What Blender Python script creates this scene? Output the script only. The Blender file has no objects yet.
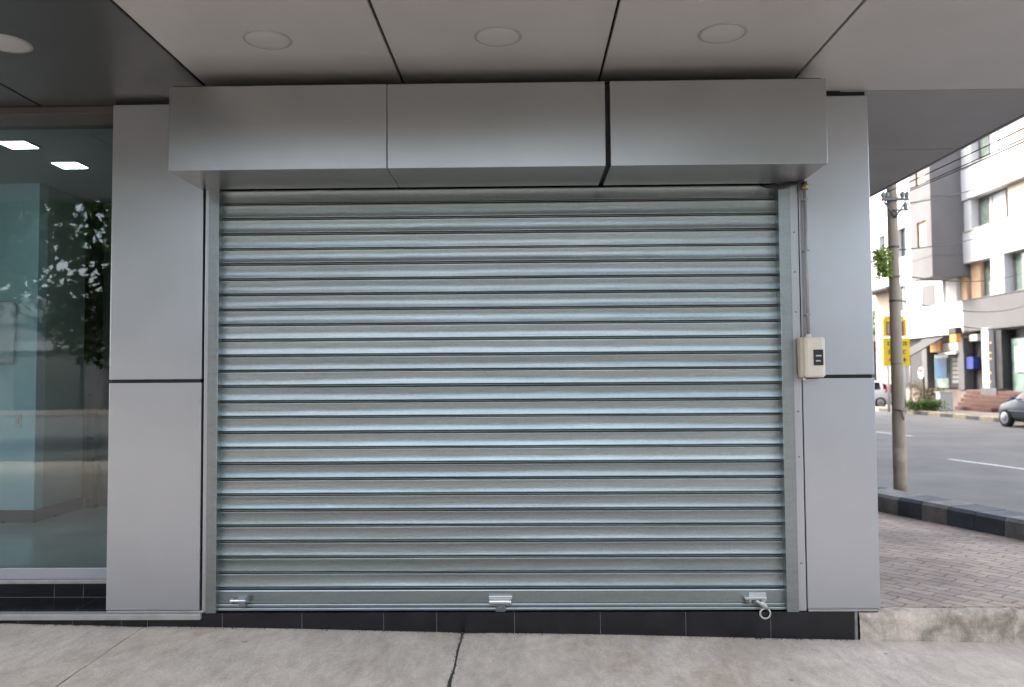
import bpy, bmesh, math, random
from mathutils import Matrix, Vector, noise
rnd = random.Random(7)
S = bpy.context.scene
COL = S.collection
pi = math.pi

# ------------------------------------------------------------------ camera
F = 800.0
CAM = Vector((0, -5, 1.6))
ROT = (Matrix.Rotation(math.atan(13 / F), 3, 'Z') @ Matrix.Rotation(pi / 2 + math.atan(34.5 / F), 3, 'X')
       @ Matrix.Rotation(math.radians(-0.4), 3, 'Z'))
cd = bpy.data.cameras.new('camera'); cam = bpy.data.objects.new('camera', cd); COL.objects.link(cam)
cam.matrix_world = Matrix.Translation(CAM) @ ROT.to_4x4()
cd.sensor_width = 36; cd.lens = 36 * F / 1024; cd.clip_start = 0.05; cd.clip_end = 2000
cd.dof.use_dof = True; cd.dof.focus_distance = 4.95; cd.dof.aperture_fstop = 2.0
S.camera = cam


def at(px, py, axis, val):
    """point of the place seen at that spot of the photo, on a plane of known position"""
    d = ROT @ Vector(((px - 512) / F, (343.5 - py) / F, -1))
    t = (val - CAM[axis]) / d[axis]
    return CAM + d * t


# ------------------------------------------------------------------ helpers
class B:
    def __init__(s):
        s.bm = bmesh.new()

    def box(s, x0, x1, y0, y1, z0, z1, bev=0.0, seg=2, mi=0):
        r = bmesh.ops.create_cube(s.bm, size=1)
        vs = r['verts']
        for v in vs:
            v.co = Vector(((x0 + x1) / 2 + v.co.x * (x1 - x0), (y0 + y1) / 2 + v.co.y * (y1 - y0), (z0 + z1) / 2 + v.co.z * (z1 - z0)))
        fs = list({f for v in vs for f in v.link_faces})
        for f in fs: f.material_index = mi
        if bev > 0:
            es = list({e for v in vs for e in v.link_edges})
            bmesh.ops.bevel(s.bm, geom=es, offset=bev, segments=seg, profile=0.5, affect='EDGES')
        return s

    def prism(s, pts, vec, mi=0):
        vec = Vector(vec)
        a = [s.bm.verts.new(p) for p in pts]; b = [s.bm.verts.new(Vector(p) + vec) for p in pts]
        n = len(pts)
        fs = [s.bm.faces.new(a), s.bm.faces.new(b[::-1])]
        for i in range(n):
            fs.append(s.bm.faces.new((a[i], b[i], b[(i + 1) % n], a[(i + 1) % n])))
        for f in fs: f.material_index = mi
        return s

    def grid(s, rows, mi=0, closed=False):
        vr = [[s.bm.verts.new(p) for p in r] for r in rows]
        for i in range(len(vr) - 1):
            for j in range(len(vr[0]) - 1):
                f = s.bm.faces.new((vr[i][j], vr[i][j + 1], vr[i + 1][j + 1], vr[i + 1][j])); f.material_index = mi
        return s

    def tube(s, pts, r, seg=10, caps=True, mi=0):
        pts = [Vector(p) for p in pts]
        rs = r if isinstance(r, (list, tuple)) else [r] * len(pts)
        rings = []; up = None
        for i, p in enumerate(pts):
            d = (pts[min(i + 1, len(pts) - 1)] - pts[max(i - 1, 0)]).normalized()
            if up is None:
                up = d.orthogonal().normalized()
            up = (up - d * up.dot(d)).normalized(); q = d.cross(up)
            rings.append([s.bm.verts.new(p + (up * math.cos(k * 2 * pi / seg) + q * math.sin(k * 2 * pi / seg)) * rs[i]) for k in range(seg)])
        for a, b in zip(rings, rings[1:]):
            for k in range(seg):
                f = s.bm.faces.new((a[k], a[(k + 1) % seg], b[(k + 1) % seg], b[k])); f.material_index = mi; f.smooth = True
        if caps:
            s.bm.faces.new(rings[0][::-1]).material_index = mi; s.bm.faces.new(rings[-1]).material_index = mi
        return s

    def lathe(s, prof, c, axis='Z', seg=24, mi=0):
        c = Vector(c); rings = []
        for r, h in prof:
            ring = []
            for k in range(seg):
                a = k * 2 * pi / seg; u, v = r * math.cos(a), r * math.sin(a)
                o = {'Z': (u, v, h), 'Y': (u, h, -v), 'X': (h, u, v)}[axis]
                ring.append(s.bm.verts.new(c + Vector(o)))
            rings.append(ring)
        for a, b in zip(rings, rings[1:]):
            for k in range(seg):
                f = s.bm.faces.new((a[k], a[(k + 1) % seg], b[(k + 1) % seg], b[k])); f.material_index = mi; f.smooth = True
        s.bm.faces.new(rings[0][::-1]).material_index = mi; s.bm.faces.new(rings[-1]).material_index = mi
        return s


def obj(name, b, mats, parent=None, smooth=False, base=None):
    bm = b.bm
    bmesh.ops.recalc_face_normals(bm, faces=bm.faces[:])
    me = bpy.data.meshes.new(name)
    off = Vector((0, 0, 0))
    if parent is not None and parent.get('_b') is not None: off = Vector(parent['_b'])
    if base is not None: off = Vector(base)
    for v in bm.verts: v.co -= off
    if smooth:
        for f in bm.faces: f.smooth = True
    bm.to_mesh(me); bm.free()
    for m in (mats if isinstance(mats, (list, tuple)) else [mats]): me.materials.append(M[m])
    o = bpy.data.objects.new(name, me); COL.objects.link(o)
    if parent is not None:
        o.parent = parent; o['_b'] = list(off)
    elif base is not None:
        o.location = off; o['_b'] = list(off)
    return o


def tag(o, label=None, cat=None, group=None, kind=None):
    if label: o['label'] = label
    if cat: o['category'] = cat
    if group: o['group'] = group
    if kind: o['kind'] = kind
    return o


def thing(name, loc, label, cat, group=None):
    o = bpy.data.objects.new(name, None); COL.objects.link(o); o.location = loc; o.empty_display_size = 0.1
    o['_b'] = list(loc)
    return tag(o, label, cat, group)


def struct(name, b, m, smooth=False):
    o = obj(name, b, m, smooth=smooth); o['kind'] = 'structure'; return o


# ------------------------------------------------------------------ materials
M = {}


def node(nt, t, **kw):
    n = nt.nodes.new(t)
    for k, v in kw.items():
        if k.startswith('_'): setattr(n, k[1:], v)
        else: n.inputs[k.replace('_', ' ')].default_value = v
    return n


def mat(name, col, rough=0.6, metal=0.0, var=0.12, scale=3.0, detail=6, bump=0.0, bscale=60.0, rvar=0.1, stretch=(1, 1, 1), col2=None,
        spec=0.5, coat=0.0, emit=None, bdet=8):
    m = bpy.data.materials.new(name); m.use_nodes = True; nt = m.node_tree; L = nt.links
    p = nt.nodes['Principled BSDF']; M[name] = m
    p.inputs['Metallic'].default_value = metal; p.inputs['Specular IOR Level'].default_value = spec
    p.inputs['Coat Weight'].default_value = coat
    tc = node(nt, 'ShaderNodeTexCoord'); mp = node(nt, 'ShaderNodeMapping'); mp.inputs['Scale'].default_value = stretch
    L.new(tc.outputs['Object'], mp.inputs['Vector'])
    n1 = node(nt, 'ShaderNodeTexNoise', Scale=scale, Detail=detail, Roughness=0.6); L.new(mp.outputs[0], n1.inputs['Vector'])
    mx = node(nt, 'ShaderNodeMix', _data_type='RGBA')
    c2 = col2 or tuple(c * (1 - 2 * var) for c in col); c1 = col if col2 else tuple(min(1, c * (1 + var * .6)) for c in col)
    mx.inputs[6].default_value = (*c2, 1); mx.inputs[7].default_value = (*c1, 1)
    rp = node(nt, 'ShaderNodeMapRange'); rp.inputs[1].default_value = 0.3; rp.inputs[2].default_value = 0.7
    L.new(n1.outputs['Fac'], rp.inputs[0]); L.new(rp.outputs[0], mx.inputs[0]); L.new(mx.outputs[2], p.inputs['Base Color'])
    r2 = node(nt, 'ShaderNodeMapRange'); r2.inputs[3].default_value = max(0.02, rough - rvar); r2.inputs[4].default_value = min(1, rough + rvar)
    n2 = node(nt, 'ShaderNodeTexNoise', Scale=scale * 2.3, Detail=5); L.new(mp.outputs[0], n2.inputs['Vector'])
    L.new(n2.outputs['Fac'], r2.inputs[0]); L.new(r2.outputs[0], p.inputs['Roughness'])
    if bump > 0:
        n3 = node(nt, 'ShaderNodeTexNoise', Scale=bscale, Detail=bdet, Roughness=0.65); L.new(mp.outputs[0], n3.inputs['Vector'])
        bp = node(nt, 'ShaderNodeBump', Strength=1.0, Distance=bump); L.new(n3.outputs['Fac'], bp.inputs['Height']); L.new(bp.outputs[0], p.inputs['Normal'])
    if emit:
        p.inputs['Emission Color'].default_value = (*emit[:3], 1); p.inputs['Emission Strength'].default_value = emit[3]
    return m


def glassmat(name, tint, rough=0.0, ior=1.5, cap=1.0):
    m = bpy.data.materials.new(name); m.use_nodes = True; nt = m.node_tree; L = nt.links; M[name] = m
    nt.nodes.remove(nt.nodes['Principled BSDF']); out = nt.nodes['Material Output']
    fr = node(nt, 'ShaderNodeFresnel', IOR=ior); tr = node(nt, 'ShaderNodeBsdfTransparent'); tr.inputs[0].default_value = (*tint, 1)
    gl = node(nt, 'ShaderNodeBsdfGlossy', Roughness=rough)
    ad = node(nt, 'ShaderNodeMath', _operation='MULTIPLY'); ad.inputs[1].default_value = cap; L.new(fr.outputs[0], ad.inputs[0])
    mx = node(nt, 'ShaderNodeMixShader'); L.new(ad.outputs[0], mx.inputs[0]); L.new(tr.outputs[0], mx.inputs[1]); L.new(gl.outputs[0], mx.inputs[2])
    L.new(mx.outputs[0], out.inputs['Surface'])


# metals and cladding
mat('silver_panel', (0.455, 0.468, 0.495), 0.335, 0.87, var=0.03, scale=1.2, rvar=0.045, bump=0.0004, bscale=0.9, bdet=0.0)
mat('silver_hood', (0.345, 0.348, 0.352), 0.33, 0.9, var=0.03, scale=1.4, rvar=0.03, bump=0.0006, bscale=1.6, bdet=0.5)
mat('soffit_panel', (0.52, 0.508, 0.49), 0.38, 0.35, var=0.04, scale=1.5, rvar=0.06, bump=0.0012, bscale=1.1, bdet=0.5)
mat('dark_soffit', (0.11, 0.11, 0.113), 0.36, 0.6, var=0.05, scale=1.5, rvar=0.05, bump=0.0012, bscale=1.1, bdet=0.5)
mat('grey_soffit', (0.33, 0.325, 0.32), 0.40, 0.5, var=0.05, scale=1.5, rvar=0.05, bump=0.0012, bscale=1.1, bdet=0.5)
mat('gap_black', (0.008, 0.008, 0.009), 0.8, var=0.0)
mat('lamp_lens', (0.44, 0.43, 0.418), 0.5, 0.0, var=0.03)
mat('lamp_ring', (0.36, 0.355, 0.345), 0.45, 0.3, var=0.05)
mat('steel_bright', (0.66, 0.67, 0.66), 0.3, 1.0, var=0.03, scale=20, rvar=.02)
mat('steel_dark', (0.16, 0.165, 0.17), 0.5, 0.6, var=0.06, scale=15, rvar=.03)
mat('brass', (0.34, 0.26, 0.15), 0.4, 0.9, var=0.15, scale=30)
mat('rust_steel', (0.30, 0.24, 0.20), 0.6, 0.5, var=0.25, scale=18)


def galv(name, col, base_r, roll=(0.35, 1, 60)):
    m = bpy.data.materials.new(name); m.use_nodes = True; nt = m.node_tree; L = nt.links; M[name] = m
    p = nt.nodes['Principled BSDF']; p.inputs['Metallic'].default_value = 1.0
    tc = node(nt, 'ShaderNodeTexCoord'); mp = node(nt, 'ShaderNodeMapping'); L.new(tc.outputs['Object'], mp.inputs['Vector'])
    vo = node(nt, 'ShaderNodeTexVoronoi', Scale=95.0); L.new(mp.outputs[0], vo.inputs['Vector'])       # zinc spangle
    sp = node(nt, 'ShaderNodeSeparateColor'); L.new(vo.outputs['Color'], sp.inputs[0])
    mp2 = node(nt, 'ShaderNodeMapping'); mp2.inputs['Scale'].default_value = (0.7, 1, 9); L.new(tc.outputs['Object'], mp2.inputs['Vector'])
    n1 = node(nt, 'ShaderNodeTexNoise', Scale=2.2, Detail=8, Roughness=0.7); L.new(mp2.outputs[0], n1.inputs['Vector'])
    mp3 = node(nt, 'ShaderNodeMapping'); mp3.inputs['Scale'].default_value = roll; L.new(tc.outputs['Object'], mp3.inputs['Vector'])
    n3 = node(nt, 'ShaderNodeTexNoise', Scale=5.0, Detail=4, Roughness=0.6); L.new(mp3.outputs[0], n3.inputs['Vector'])  # rolling lines
    mx = node(nt, 'ShaderNodeMix', _data_type='RGBA'); mx.inputs[6].default_value = (*[c * .72 for c in col], 1); mx.inputs[7].default_value = (*[min(1, c * 1.12) for c in col], 1)
    f = node(nt, 'ShaderNodeMath', _operation='MULTIPLY_ADD'); f.inputs[1].default_value = 0.22; L.new(sp.outputs[0], f.inputs[0])
    g = node(nt, 'ShaderNodeMath', _operation='MULTIPLY_ADD'); g.inputs[1].default_value = 0.9; g.inputs[2].default_value = -0.15; L.new(n1.outputs['Fac'], g.inputs[0]); L.new(g.outputs[0], f.inputs[2])
    oi = node(nt, 'ShaderNodeObjectInfo'); hv = node(nt, 'ShaderNodeHueSaturation')
    ov = node(nt, 'ShaderNodeMapRange'); ov.inputs[3].default_value = .86; ov.inputs[4].default_value = 1.14; L.new(oi.outputs['Random'], ov.inputs[0]); L.new(ov.outputs[0], hv.inputs['Value'])
    L.new(f.outputs[0], mx.inputs[0]); L.new(mx.outputs[2], hv.inputs['Color']); L.new(hv.outputs[0], p.inputs['Base Color'])
    h = node(nt, 'ShaderNodeMath', _operation='MULTIPLY_ADD'); h.inputs[1].default_value = 0.02; h.inputs[2].default_value = base_r - 0.13
    L.new(sp.outputs[1], h.inputs[0])
    k = node(nt, 'ShaderNodeMath', _operation='MULTIPLY_ADD'); k.inputs[1].default_value = 0.20; L.new(n3.outputs['Fac'], k.inputs[0]); L.new(h.outputs[0], k.inputs[2])
    L.new(k.outputs[0], p.inputs['Roughness'])
    
    bp2 = node(nt, 'ShaderNodeBump', Strength=0.5, Distance=0.0012); L.new(n3.outputs['Fac'], bp2.inputs['Height']); pass
    L.new(bp2.outputs[0], p.inputs['Normal'])


galv('galvanised', (0.355, 0.405, 0.404), 0.350)
galv('galvanised_rail', (0.34, 0.375, 0.38), 0.355, (60, 60, .35))

# stone, ground
mat('black_granite', (0.010, 0.010, 0.013), 0.18, var=0.3, scale=8, rvar=0.1)
mat('grout', (0.20, 0.19, 0.18), 0.9, var=0.2, scale=30)
mat('nosing_stone', (0.30, 0.285, 0.265), 0.35, var=0.12, scale=12)
mat('white_frame', (0.33, 0.33, 0.35), 0.35, 0.2, var=0.04)
mat('pink_frame', (0.085, 0.07, 0.068), 0.45, 0.2, var=0.05)
mat('soil', (0.085, 0.075, 0.065), 0.95, var=0.4, scale=40, bump=0.01, bscale=60)


def concrete(name, col, stain, big=0.8, sscale=1.1, smax=.65, smin=.52):
    m = mat(name, col, 0.85, var=0.1, scale=big * 2, bump=0.007, bscale=48, rvar=0.06)
    nt = m.node_tree; L = nt.links; p = nt.nodes['Principled BSDF']
    src = p.inputs['Base Color'].links[0].from_socket
    tc = node(nt, 'ShaderNodeTexCoord')
    # brushed wear, fine grit and old stains
    mpb = node(nt, 'ShaderNodeMapping'); mpb.inputs['Scale'].default_value = (2.6, 1.0, 1); mpb.inputs['Rotation'].default_value = (0, 0, 0.06); L.new(tc.outputs['Object'], mpb.inputs['Vector'])
    n = node(nt, 'ShaderNodeTexNoise', Scale=5.0, Detail=12, Roughness=0.78); L.new(mpb.outputs[0], n.inputs['Vector'])
    r = node(nt, 'ShaderNodeMapRange'); r.inputs[1].default_value = .35; r.inputs[2].default_value = .65; r.inputs[3].default_value = .74; r.inputs[4].default_value = 1.12
    L.new(n.outputs['Fac'], r.inputs[0])
    g = node(nt, 'ShaderNodeTexNoise', Scale=75.0, Detail=8, Roughness=0.85); L.new(tc.outputs['Object'], g.inputs['Vector'])
    gr = node(nt, 'ShaderNodeMapRange'); gr.inputs[1].default_value = .3; gr.inputs[2].default_value = .7; gr.inputs[3].default_value = .72; gr.inputs[4].default_value = 1.16
    L.new(g.outputs['Fac'], gr.inputs[0])
    mu = node(nt, 'ShaderNodeMath', _operation='MULTIPLY'); L.new(r.outputs[0], mu.inputs[0]); L.new(gr.outputs[0], mu.inputs[1])
    mx = node(nt, 'ShaderNodeMix', _data_type='RGBA', _blend_type='MULTIPLY'); mx.inputs[0].default_value = 1.0
    L.new(src, mx.inputs[6]); L.new(mu.outputs[0], mx.inputs[7])
    s = node(nt, 'ShaderNodeTexNoise', Scale=sscale, Detail=7, Roughness=0.68); s.inputs['Distortion'].default_value = 0.6; L.new(tc.outputs['Object'], s.inputs['Vector'])
    sr = node(nt, 'ShaderNodeMapRange'); sr.inputs[1].default_value = smin; sr.inputs[2].default_value = smin + .18; sr.inputs[4].default_value = smax; L.new(s.outputs['Fac'], sr.inputs[0])
    m2 = node(nt, 'ShaderNodeMix', _data_type='RGBA'); m2.inputs[7].default_value = (*stain, 1); L.new(sr.outputs[0], m2.inputs[0]); L.new(mx.outputs[2], m2.inputs[6])
    # few dark specks
    v = node(nt, 'ShaderNodeTexVoronoi', Scale=3.1); L.new(tc.outputs['Object'], v.inputs['Vector'])
    vr = node(nt, 'ShaderNodeMapRange'); vr.inputs[1].default_value = .035; vr.inputs[2].default_value = .06; vr.inputs[3].default_value = .6; vr.inputs[4].default_value = 0; L.new(v.outputs['Distance'], vr.inputs[0])
    m3 = node(nt, 'ShaderNodeMix', _data_type='RGBA'); m3.inputs[7].default_value = (.10, .095, .09, 1); L.new(vr.outputs[0], m3.inputs[0]); L.new(m2.outputs[2], m3.inputs[6])
    st = node(nt, 'ShaderNodeTexNoise', Scale=0.7, Detail=9, Roughness=0.74); st.inputs['Distortion'].default_value = 1.2
    mq = node(nt, 'ShaderNodeMapping'); mq.inputs['Location'].default_value = (7.3, 2.1, 0); L.new(tc.outputs['Object'], mq.inputs['Vector']); L.new(mq.outputs[0], st.inputs['Vector'])
    sq = node(nt, 'ShaderNodeMapRange'); sq.inputs[1].default_value = .50; sq.inputs[2].default_value = .66; sq.inputs[4].default_value = .85; L.new(st.outputs['Fac'], sq.inputs[0])
    m4 = node(nt, 'ShaderNodeMix', _data_type='RGBA', _blend_type='MULTIPLY'); m4.inputs[7].default_value = (.80, .73, .64, 1); L.new(sq.outputs[0], m4.inputs[0]); L.new(m3.outputs[2], m4.inputs[6])
    v2 = node(nt, 'ShaderNodeTexVoronoi', Scale=26.0); L.new(tc.outputs['Object'], v2.inputs['Vector'])
    vm = node(nt, 'ShaderNodeMapRange'); vm.inputs[1].default_value = .07; vm.inputs[2].default_value = .16; vm.inputs[3].default_value = .35; vm.inputs[4].default_value = 0; L.new(v2.outputs['Distance'], vm.inputs[0])
    m5 = node(nt, 'ShaderNodeMix', _data_type='RGBA'); m5.inputs[7].default_value = (.17, .15, .13, 1); L.new(vm.outputs[0], m5.inputs[0]); L.new(m4.outputs[2], m5.inputs[6])
    L.new(m5.outputs[2], p.inputs['Base Color'])
    return m


concrete('slab_concrete', (0.555, 0.475, 0.40), (0.40, 0.335, 0.275))
concrete('edge_concrete', (0.54, 0.455, 0.375), (0.17, 0.145, 0.115), big=4, sscale=4.5, smax=.9, smin=.47)
mat('asphalt', (0.15, 0.144, 0.138), 0.85, var=0.15, scale=0.6, bump=0.006, bscale=90)
mat('road_dust', (0.20, 0.17, 0.14), 0.9, var=0.25, scale=1.5, bump=0.006, bscale=70)
mat('road_paint', (0.70, 0.70, 0.68), 0.7, var=0.2, scale=9)
mat('kerb_dark', (0.065, 0.075, 0.095), 0.7, var=0.3, scale=5, bump=0.004, bscale=40)
mat('kerb_pale', (0.20, 0.19, 0.18), 0.8, var=0.25, scale=5, bump=0.004, bscale=40)
mat('kerb_yellow', (0.36, 0.31, 0.21), 0.75, var=0.2, scale=4)
mat('kerb_black', (0.10, 0.10, 0.105), 0.75, var=0.2, scale=4)
mat('far_paving', (0.22, 0.18, 0.16), 0.85, var=0.15, scale=1.5)


def pavers():
    m = mat('pavers', (0.40, 0.325, 0.27), 0.8, var=0.24, scale=1.6, rvar=0.08)
    nt = m.node_tree; L = nt.links; p = nt.nodes['Principled BSDF']; src = p.inputs['Base Color'].links[0].from_socket
    tc = node(nt, 'ShaderNodeTexCoord'); mp = node(nt, 'ShaderNodeMapping'); mp.inputs['Rotation'].default_value = (0, 0, math.radians(52))
    L.new(tc.outputs['Object'], mp.inputs['Vector'])
    w = node(nt, 'ShaderNodeTexNoise', Scale=9.0, Detail=3); L.new(mp.outputs[0], w.inputs['Vector'])
    wm = node(nt, 'ShaderNodeMix', _data_type='RGBA', _blend_type='ADD'); wm.inputs[0].default_value = 0.07; L.new(mp.outputs[0], wm.inputs[6]); L.new(w.outputs['Color'], wm.inputs[7])
    br = node(nt, 'ShaderNodeTexBrick', Scale=1.0); br.inputs['Brick Width'].default_value = 0.20; br.inputs['Row Height'].default_value = 0.10
    br.inputs['Mortar Size'].default_value = 0.007; br.inputs['Mortar Smooth'].default_value = 0.4; br.inputs['Color1'].default_value = (1.08, 1.02, 1.0, 1); br.inputs['Color2'].default_value = (.80, .80, .84, 1)
    br.inputs['Mortar'].default_value = (.55, .50, .45, 1); L.new(wm.outputs[2], br.inputs['Vector'])
    mx = node(nt, 'ShaderNodeMix', _data_type='RGBA', _blend_type='MULTIPLY'); mx.inputs[0].default_value = 1; L.new(src, mx.inputs[6]); L.new(br.outputs['Color'], mx.inputs[7])
    L.new(mx.outputs[2], p.inputs['Base Color'])
    n = node(nt, 'ShaderNodeTexNoise', Scale=70.0, Detail=6); L.new(tc.outputs['Object'], n.inputs['Vector'])
    a = node(nt, 'ShaderNodeMath', _operation='MULTIPLY_ADD'); a.inputs[1].default_value = -1.3; L.new(br.outputs['Fac'], a.inputs[0]); L.new(n.outputs['Fac'], a.inputs[2])
    bp = node(nt, 'ShaderNodeBump', Strength=1, Distance=0.006); L.new(a.outputs[0], bp.inputs['Height']); L.new(bp.outputs[0], p.inputs['Normal'])


pavers()
# interior
mat('teal_wall', (0.43, 0.59, 0.63), 0.6, var=0.03)
mat('grey_wall', (0.36, 0.40, 0.38), 0.6, var=0.03)
mat('dark_wall', (0.05, 0.05, 0.045), 0.6, var=0.1)
mat('floor_tile', (0.55, 0.57, 0.53), 0.12, var=0.05, scale=2, rvar=0.05)
mat('skirting_black', (0.015, 0.015, 0.016), 0.3, var=0.1)
mat('shop_ceiling', (0.36, 0.37, 0.36), 0.7, var=0.03)
mat('lamp_light', (0.9, 0.9, 0.9), 0.5, var=0, emit=(0.92, 1.0, 0.98, 3.5))
glassmat('shop_glass', (0.84, 0.93, 0.945), cap=1.45)
# far scene
mat('white_plaster', (0.62, 0.62, 0.63), 0.85, var=0.04, scale=0.5)
mat('grey_plaster', (0.12, 0.118, 0.121), 0.85, var=0.05, scale=0.6)
mat('bay_grey', (0.14, 0.136, 0.14), 0.85, var=0.05, scale=0.6)
mat('beige_plaster', (0.42, 0.33, 0.26), 0.85, var=0.06, scale=0.7)
mat('peach_sun_bounce', (0.62, 0.42, 0.28), 0.85, var=0.05)  # warm sunlight on the reveals and bay recesses put into this colour
mat('dark_grey', (0.028, 0.028, 0.03), 0.6, var=0.12)
mat('mid_grey', (0.10, 0.10, 0.104), 0.7, var=0.1)
mat('window_dark', (0.05, 0.06, 0.06), 0.08, 0.0, var=0.15, spec=0.8)
mat('window_green', (0.16, 0.21, 0.18), 0.10, 0.0, var=0.2, spec=0.8)
mat('curtain', (0.60, 0.63, 0.66), 0.8, var=0.1, stretch=(1, 6, 1), scale=3)
mat('window_metal', (0.20, 0.20, 0.21), 0.5, 0.4, var=0.1)
mat('sign_orange', (0.75, 0.30, 0.06), 0.6, var=0.1, scale=5)
mat('sign_white', (0.5, 0.5, 0.49), 0.6, var=0.06)
mat('sign_greypale', (0.45, 0.43, 0.40), 0.6, var=0.15, scale=8)
mat('sign_blue', (0.015, 0.085, 0.20), 0.5, var=0.1)
mat('sign_royal', (0.012, 0.03, 0.20), 0.5, var=0.1)
mat('sign_yellow', (0.85, 0.56, 0.01), 0.55, var=0.06)
mat('sign_maroon', (0.30, 0.10, 0.05), 0.6, var=0.1)
mat('sign_ink', (0.03, 0.025, 0.02), 0.6, var=0.1)
mat('sign_lilac', (0.28, 0.20, 0.38), 0.6, var=0.1)
mat('sign_red', (0.50, 0.05, 0.04), 0.5, var=0.1)
mat('pale_green_glass', (0.20, 0.29, 0.25), 0.25, var=0.2, scale=2, spec=0.7)
mat('red_stone', (0.10, 0.042, 0.03), 0.75, var=0.2, scale=4)
mat('pole_concrete', (0.44, 0.37, 0.295), 0.85, col2=(0.27, 0.215, 0.155), var=0.15, scale=3, bump=0.003, bscale=40, stretch=(1, 1, .3))
mat('pole_worn', (0.38, 0.31, 0.23), 0.9, var=0.2, scale=5, bump=0.003, bscale=40)
mat('cable_black', (0.02, 0.02, 0.022), 0.6, var=0.1)
mat('porcelain', (0.35, 0.36, 0.36), 0.3, var=0.1)
mat('bark', (0.12, 0.09, 0.065), 0.95, var=0.25, scale=10, bump=0.02, bscale=18)
# cars
mat('car_bluegrey', (0.075, 0.088, 0.12), 0.35, 0.3, var=0.02, coat=0.15)
mat('car_white', (0.75, 0.75, 0.75), 0.25, 0.0, var=0.02, coat=0.7)
mat('car_glass', (0.02, 0.025, 0.028), 0.05, 0.0, var=0.05, spec=0.9)
mat('tyre', (0.018, 0.018, 0.018), 0.85, var=0.15)
mat('hubcap', (0.50, 0.51, 0.52), 0.35, 0.7, var=0.08)
mat('headlamp', (0.30, 0.31, 0.33), 0.1, 0.2, var=0.05)
mat('tail_red', (0.62, 0.02, 0.03), 0.2, var=0.05, coat=0.5)
# switch box
mat('cream_plastic', (0.56, 0.505, 0.41), 0.42, var=0.035, scale=9, bump=0.0004, bscale=120)
mat('cream_side', (0.48, 0.43, 0.34), 0.5, var=0.06, scale=9)
mat('black_plastic', (0.012, 0.012, 0.013), 0.35, var=0.05)
mat('pipe_grey', (0.30, 0.30, 0.295), 0.45, 0.2, var=0.08, scale=10)
mat('loop_pale', (0.46, 0.46, 0.43), 0.35, 0.5, var=0.08)


def leafmat(name, a, b_, c):
    m = bpy.data.materials.new(name); m.use_nodes = True; nt = m.node_tree; L = nt.links; M[name] = m; p = nt.nodes['Principled BSDF']
    g = node(nt, 'ShaderNodeNewGeometry'); cr = node(nt, 'ShaderNodeValToRGB')
    cr.color_ramp.elements[0].color = (*a, 1); cr.color_ramp.elements[1].color = (*c, 1); e = cr.color_ramp.elements.new(.5); e.color = (*b_, 1)
    L.new(g.outputs['Random Per Island'], cr.inputs[0]); L.new(cr.outputs[0], p.inputs['Base Color']); p.inputs['Roughness'].default_value = 0.5
    out = nt.nodes['Material Output']; tl = node(nt, 'ShaderNodeBsdfTranslucent'); L.new(cr.outputs[0], tl.inputs[0])
    mx = node(nt, 'ShaderNodeMixShader'); mx.inputs[0].default_value = 0.3; L.new(p.outputs[0], mx.inputs[1]); L.new(tl.outputs[0], mx.inputs[2]); L.new(mx.outputs[0], out.inputs[0])


leafmat('leaf_dark', (.025, .05, .012), (.045, .085, .02), (.09, .13, .03))
leafmat('leaf_light', (.05, .10, .02), (.09, .16, .03), (.14, .22, .05))
leafmat('leaf_bright', (.20, .28, .05), (.30, .40, .08), (.40, .50, .12))
leafmat('leaf_dry', (.10, .07, .035), (.12, .12, .04), (.16, .10, .06))

# ------------------------------------------------------------------ light
W = bpy.data.worlds.new('World'); S.world = W; W.use_nodes = True; nt = W.node_tree
sky = nt.nodes.new('ShaderNodeTexSky'); sky.sky_type = 'NISHITA'; sky.sun_disc = False
SUN_EL, SUN_AZ = math.radians(42), math.radians(-58)       # azimuth from +Y towards +X
sky.sun_elevation = SUN_EL; sky.sun_rotation = SUN_AZ
sky.air_density = 1.0; sky.dust_density = 4.0; sky.ozone_density = 0.6
veil = nt.nodes.new('ShaderNodeHueSaturation'); veil.inputs['Saturation'].default_value = 0.5      # thin white cloud over the blue
nt.links.new(sky.outputs[0], veil.inputs['Color']); nt.links.new(veil.outputs[0], nt.nodes['Background'].inputs[0]); nt.nodes['Background'].inputs[1].default_value = 0.15
sd = bpy.data.lights.new('sun', 'SUN'); sd.energy = 0.7; sd.angle = math.radians(12); sd.color = (1.0, 0.96, 0.91)
so = bpy.data.objects.new('sun', sd); COL.objects.link(so)
to_sun = Vector((math.sin(SUN_AZ) * math.cos(SUN_EL), math.cos(SUN_AZ) * math.cos(SUN_EL), math.sin(SUN_EL)))
so.rotation_euler = to_sun.to_track_quat('Z', 'Y').to_euler(); so.location = (-20, 12, 30)
S.view_settings.view_transform = 'Standard'; S.view_settings.look = 'None'; S.view_settings.gamma = 1
S.view_settings.use_curve_mapping = False; S.view_settings.exposure = 2.85
S.view_settings.use_white_balance = True; S.view_settings.white_balance_temperature = 6650; S.view_settings.white_balance_tint = 10

# ------------------------------------------------------------------ ground
def slab_z(x):
    return 0.03 - 0.0205 * (max(-5, min(x, 7)) + 0.17)


def kerb_x(y):
    pts = [(-9, 8.0), (-3, 5.98), (0, 5.05), (2.15, 4.36), (3.83, 3.82), (6, 3.28), (9, 2.85), (14, 2.65), (60, 2.65)]
    for (a, xa), (b, xb) in zip(pts, pts[1:]):
        if y <= b: return xa + (xb - xa) * (y - a) / (b - a)
    return pts[-1][1]


struct('ground', B().grid([[(-400, -400, -.30), (400, -400, -.30)], [(-400, 900, -.30), (400, 900, -.30)]]), 'soil')


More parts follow.
